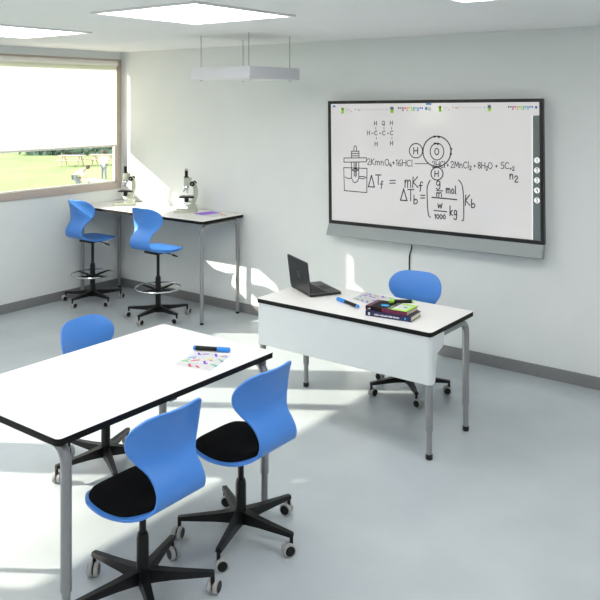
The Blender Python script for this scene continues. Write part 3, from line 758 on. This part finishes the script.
# books
def book(label, c, rz, L, D, H, z, cover, top_extra, spine_mat, group='stacked textbooks'):
    t = thing('book', label, 'book', (c[0], c[1], z), rz, group)
    MB().box((-L/2, -D/2+.004, .003), (L/2-.004, D/2-.004, H-.003), 'pages').build('pages', t, smooth=False)
    cm = MB().box((-L/2, -D/2, 0), (L/2, D/2, .003), cover).box((-L/2, -D/2, H-.003), (L/2, D/2, H), cover).box((-L/2, -D/2, .003), (L/2, -D/2+.004, H-.003), spine_mat)
    cm.build('cover', t, smooth=False); top_extra(t, L, D, H)
    return t
def spine_text(t, x0, x1, z, h, y, mat, seed):
    r = random.Random(seed); tm = MB(); x = x0
    while x < x1:
        wd = r.uniform(.003, .006); tm.box((x, y-.0005, z), (x+wd, y, z+h*r.uniform(.6, 1)), mat); x += wd+(.0018 if r.random() < .8 else .006)
    tm.build('spine_lettering', t, smooth=False)
def navy_extra(t, L, D, H):
    spine_text(t, -L*.30, L*.25, H*.33, .010, -D/2, 'penwhite', 1)
    MB().box((-L*.44, -D/2-.0005, H*.2), (-L*.40, -D/2, H*.75), 'penwhite').build('spine_emblem', t, smooth=False)
    MB().box((L*.36, -D/2-.0005, H*.3), (L*.39, -D/2, H*.7), 'cyan').build('spine_mark', t, smooth=False)
def lime_extra(t, L, D, H):
    tm = MB()
    tm.box((-L/2+.03, -D/2+.001, H), (L*.08, D/2-.001, H+.0006), 'edge')
    tm.box((L*.02, -D/2+.001, H+.0004), (L*.12, D/2-.001, H+.001), 'strip')
    tm.box((L*.12, -D/2+.03, H), (L/2-.001, D/2-.03, H+.0006), 'paper')
    tm.box((L*.12, -D/2+.001, H), (L/2-.001, -D/2+.03, H+.0007), 'lime').box((L*.12, D/2-.03, H), (L/2-.001, D/2-.001, H+.0007), 'lime').box((L*.42, -D/2+.03, H), (L/2-.001, D/2-.03, H+.0008), 'lime')
    tm.prism([(L*(-.13)+.028*math.cos(2*PI*k/16), -D*.12+.022*math.sin(2*PI*k/16)) for k in range(16)], H+.0004, H+.0012, 'cyan')
    tm.prism([(L*.33+.014*math.cos(2*PI*k/12), D*.02+.012*math.sin(2*PI*k/12)) for k in range(12)], H+.0004, H+.0012, 'green')
    tm.box((-L/2+.004, -D/2-.0006, .002), (L*-.10, -D/2, H-.001), 'edge'); tm.build('cover_print', t, smooth=False)
    spine_text(t, -L*.44, -L*.38, H*.3, .008, -D/2-.0006, 'penwhite', 4)
bz_ = math.radians(7)
book('thick navy textbook at the bottom of the stack on the teacher desk', (-2.445, 4.155), bz_, .30, .16, .031, DZ, 'navy', navy_extra, 'navy')
book('lime and black textbook with maroon spine on top of the navy book', (-2.46, 4.165), math.radians(4), .28, .165, .027, DZ+.031, 'maroon', lime_extra, 'maroon')
p0 = at(389, 305.2, DZ+.068); p1 = at(410, 304, DZ+.068)
marker('black marker with lime cap lying on top of the stacked books', (-2.50, 4.20, 0), (-2.375, 4.285, 0), DZ+.0592, .2, 'lime')
# papers with coloured notes
def paper(label, corners, z, seed, group='worksheets with coloured notes'):
    c = sum((Vector(p) for p in corners), Vector())/4
    t = thing('paper', label, 'paper', (c.x, c.y, z), 0, group); q = [Vector((p[0]-c.x, p[1]-c.y, 0)) for p in corners]
    MB().add
    mb = MB(); mb.add([p for p in q]+[p+Vector((0, 0, .0008)) for p in q], [[3, 2, 1, 0], [4, 5, 6, 7], [0, 1, 5, 4], [1, 2, 6, 5], [2, 3, 7, 6], [3, 0, 4, 7]], 'paper'); mb.build('sheet', t, smooth=False)
    def P(u, v, h=.0012): p = (q[0]*(1-u)+q[1]*u)*(1-v)+(q[3]*(1-u)+q[2]*u)*v; return Vector((p.x, p.y, h))
    gm = MB(); r = random.Random(seed)
    def st(u0, v0, u1, v1, wd, mat, h):
        a = P(u0, v0, h); b = P(u1, v1, h); d = (b-a).normalized(); n = Vector((-d.y, d.x, 0))*wd/2; gm.add([a+n, b+n, b-n, a-n], [[0, 1, 2, 3]], mat)
    for k in range(1, 14):
        if r.random() < .8: st(.03, k/14, .97, k/14, .0014, 'line', .0011)
        if r.random() < .7: st(k/14, .03, k/14, .97, .0014, 'line', .0010)
    gm.build('grid', t, smooth=False); gm = MB()
    pal = ['purple', 'purple', 'purple', 'green', 'green', 'pink', 'cyan', 'pink', 'yellow', 'purple']
    for i in range(4):
        for j in range(4):
            if r.random() < .12: continue
            u, v = .14+i*.24+r.uniform(-.05, .05), .14+j*.24+r.uniform(-.05, .05); a = r.choice((.6, .9, 2.2, 2.6, 0)); l = r.uniform(.06, .11)
            st(u-l*math.cos(a), v-l*math.sin(a), u+l*math.cos(a), v+l*math.sin(a), .011, r.choice(pal), .0014+.00005*(4*i+j))
            if r.random() < .6: st(u+.05, v-.07, u+.10, v-.03, .012, r.choice(pal), .0016+.00005*(4*i+j))
    gm.build('notes', t, smooth=False)
paper('white worksheet with coloured marks on the student table', [at(173.5, 365, TZ), at(210.5, 371.5, TZ), at(231, 355.5, TZ), at(196, 351, TZ)], TZ, 5)
paper('white worksheet with coloured marks on the teacher desk behind the books', [at(351.5, 298.8, DZ), at(371, 305.5, DZ), at(398.5, 299.2, DZ), at(366, 292.2, DZ)], DZ, 9)

# ================================================================ ON THE BENCH
BZ = .957
def make_microscope(label, loc, rz):
    """front of the instrument points along local -X"""
    t = thing('microscope', label, 'microscope', (*loc, BZ), rz, 'microscopes on the bench'); c = 'scope'
    bm_ = MB()
    bm_.prism([(.07, -.05), (.085, -.03), (.085, .03), (.07, .05), (-.10, .085), (-.135, .075), (-.135, .045), (-.03, .018), (-.03, -.018), (-.135, -.045), (-.135, -.075), (-.10, -.085)], 0, .024, c)
    bm_.prism([(.075, -.03), (.075, .03), (.0, .022), (.0, -.022)], .024, .075, c); bm_.build('base', t)
    am = MB(); pts = [(.035, 0, .06), (.05, 0, .10), (.068, 0, .16), (.072, 0, .22), (.058, 0, .275), (.03, 0, .305)]
    pts = smooth_poly([Vector(p) for p in pts], 4); vs = []; fs = []
    for i, p in enumerate(pts):
        for sy, sx in ((-1, -1), (1, -1), (1, 1), (-1, 1)): vs.append(p+Vector((sx*.019, sy*.017, 0)))
    for i in range(len(pts)-1):
        for j in range(4): fs.append([4*i+j, 4*i+(j+1) % 4, 4*i+4+(j+1) % 4, 4*i+4+j])
    fs += [[0, 1, 2, 3], [4*len(pts)-1-k for k in range(4)]]
    am.add(vs, fs, c); am.build('arm', t)
    MB().box((-.085, -.06, .145), (.062, .06, .160), 'black', .003).lathe([(.010, .16), (.014, .163), (.008, .168)], 'ring', 12, Matrix.Translation((-.02, 0, 0))).build('stage', t)
    MB().tube([(-.02, 0, .10), (-.02, 0, .145)], .022, 'black', 14).tube([(.04, 0, .105), (-.02, 0, .105)], .010, c, 10).build('condenser', t)
    MB().lathe([(.030, -.004), (.032, 0), (.030, .005)], 'chrome', 18, Matrix.Translation((-.03, 0, .075)) @ Matrix.Rotation(.6, 4, 'Y')).tube([(-.03, 0, .04), (-.03, 0, .07)], .006, 'chrome', 8).tube([(0, 0, .045), (-.03, 0, .045)], .006, 'chrome', 8).build('mirror', t)
    tb = MB().box((-.045, -.022, .262), (.03, .022, .345), c, .008); tb.build('body_tube', t)
    MB().lathe([(.026, .345), (.026, .352), (.016, .356), (.016, .41), (.018, .412)], 'black', 18, Matrix.Translation((-.022, 0, 0))).lathe([(.017, .412), (.017, .428), (.012, .432)], 'ring', 18, Matrix.Translation((-.022, 0, 0))).build('eyepiece', t)
    ns = MB().lathe([(.014, .235), (.032, .245), (.028, .262)], 'chrome', 18, Matrix.Translation((-.022, 0, 0))).build('nosepiece', t)
    for a, l in ((PI, .045), (PI/3, .035), (-PI/3, .055)):
        d = Vector((math.cos(a)*.55, math.sin(a)*.55, -.83)); p = Vector((-.022, 0, .25))+d*.01
        if l == .055: d = Vector((-.05, 0, -1)).normalized(); p = Vector((-.012, 0, .245))
        MB().tube([p, p+d*l*.7, p+d*l], [.010, .010, .006], 'chrome', 12).build('objective', ns)
    for s_ in (-1, 1):
        MB().lathe([(.008, .017), (.008, .032), (.024, .034), (.024, .048), (.019, .050)], 'black', 18, Matrix.Translation((.048, 0, .285)) @ Matrix.Rotation(s_*PI/2, 4, 'X')).lathe([(.007, .049), (.007, .052)], 'ring', 12, Matrix.Translation((.048, 0, .285)) @ Matrix.Rotation(s_*PI/2, 4, 'X')).build('focus_knob', t)
    return t
mz = math.radians(32)
make_microscope('cream microscope at the window end of the high bench', (-6.44, 5.44), mz)
make_microscope('cream microscope next to the purple sheet on the high bench', (-5.56, 5.47), mz)
def sheet(name, label, cat, corners, z, mat, th, group=None):
    c = sum((Vector(p) for p in corners), Vector())/4; mb = MB()
    q = [Vector((p[0]-c.x, p[1]-c.y, 0)) for p in corners]
    mb.add(q+[p+Vector((0, 0, th)) for p in q], [[3, 2, 1, 0], [4, 5, 6, 7], [0, 1, 5, 4], [1, 2, 6, 5], [2, 3, 7, 6], [3, 0, 4, 7]], mat)
    o = mb.build(name, smooth=False); o.location = (c.x, c.y, z); return tag(o, label, cat, group)
sheet('paper', 'white sheet of paper under the purple sheet on the high bench', 'paper', [at(193, 214.8, BZ), at(214, 217.2, BZ), at(228, 214.4, BZ), at(212, 211.2, BZ)], BZ, 'paper', .001)
sheet('card', 'purple card lying on the high bench beside the microscope', 'card', [at(193, 213.6, BZ), at(203, 215.2, BZ), at(221.5, 213, BZ), at(211, 211.4, BZ)], BZ+.001, 'card', .001)
pa, pb = at(221.5, 214.6, BZ), at(226, 216, BZ); a = math.atan2(pb.y-pa.y, pb.x-pa.x)
t = thing('eraser', 'small orange eraser on the corner of the white paper', 'eraser', (*((pa+pb)/2).xy, BZ+.001), a)
MB().box((-.035, -.014, 0), (.030, .014, .012), 'orange', .003).build('block', t); MB().box((.005, -.0145, -.0), (.030, .0145, .0125), 'paper', .002).build('sleeve', t)
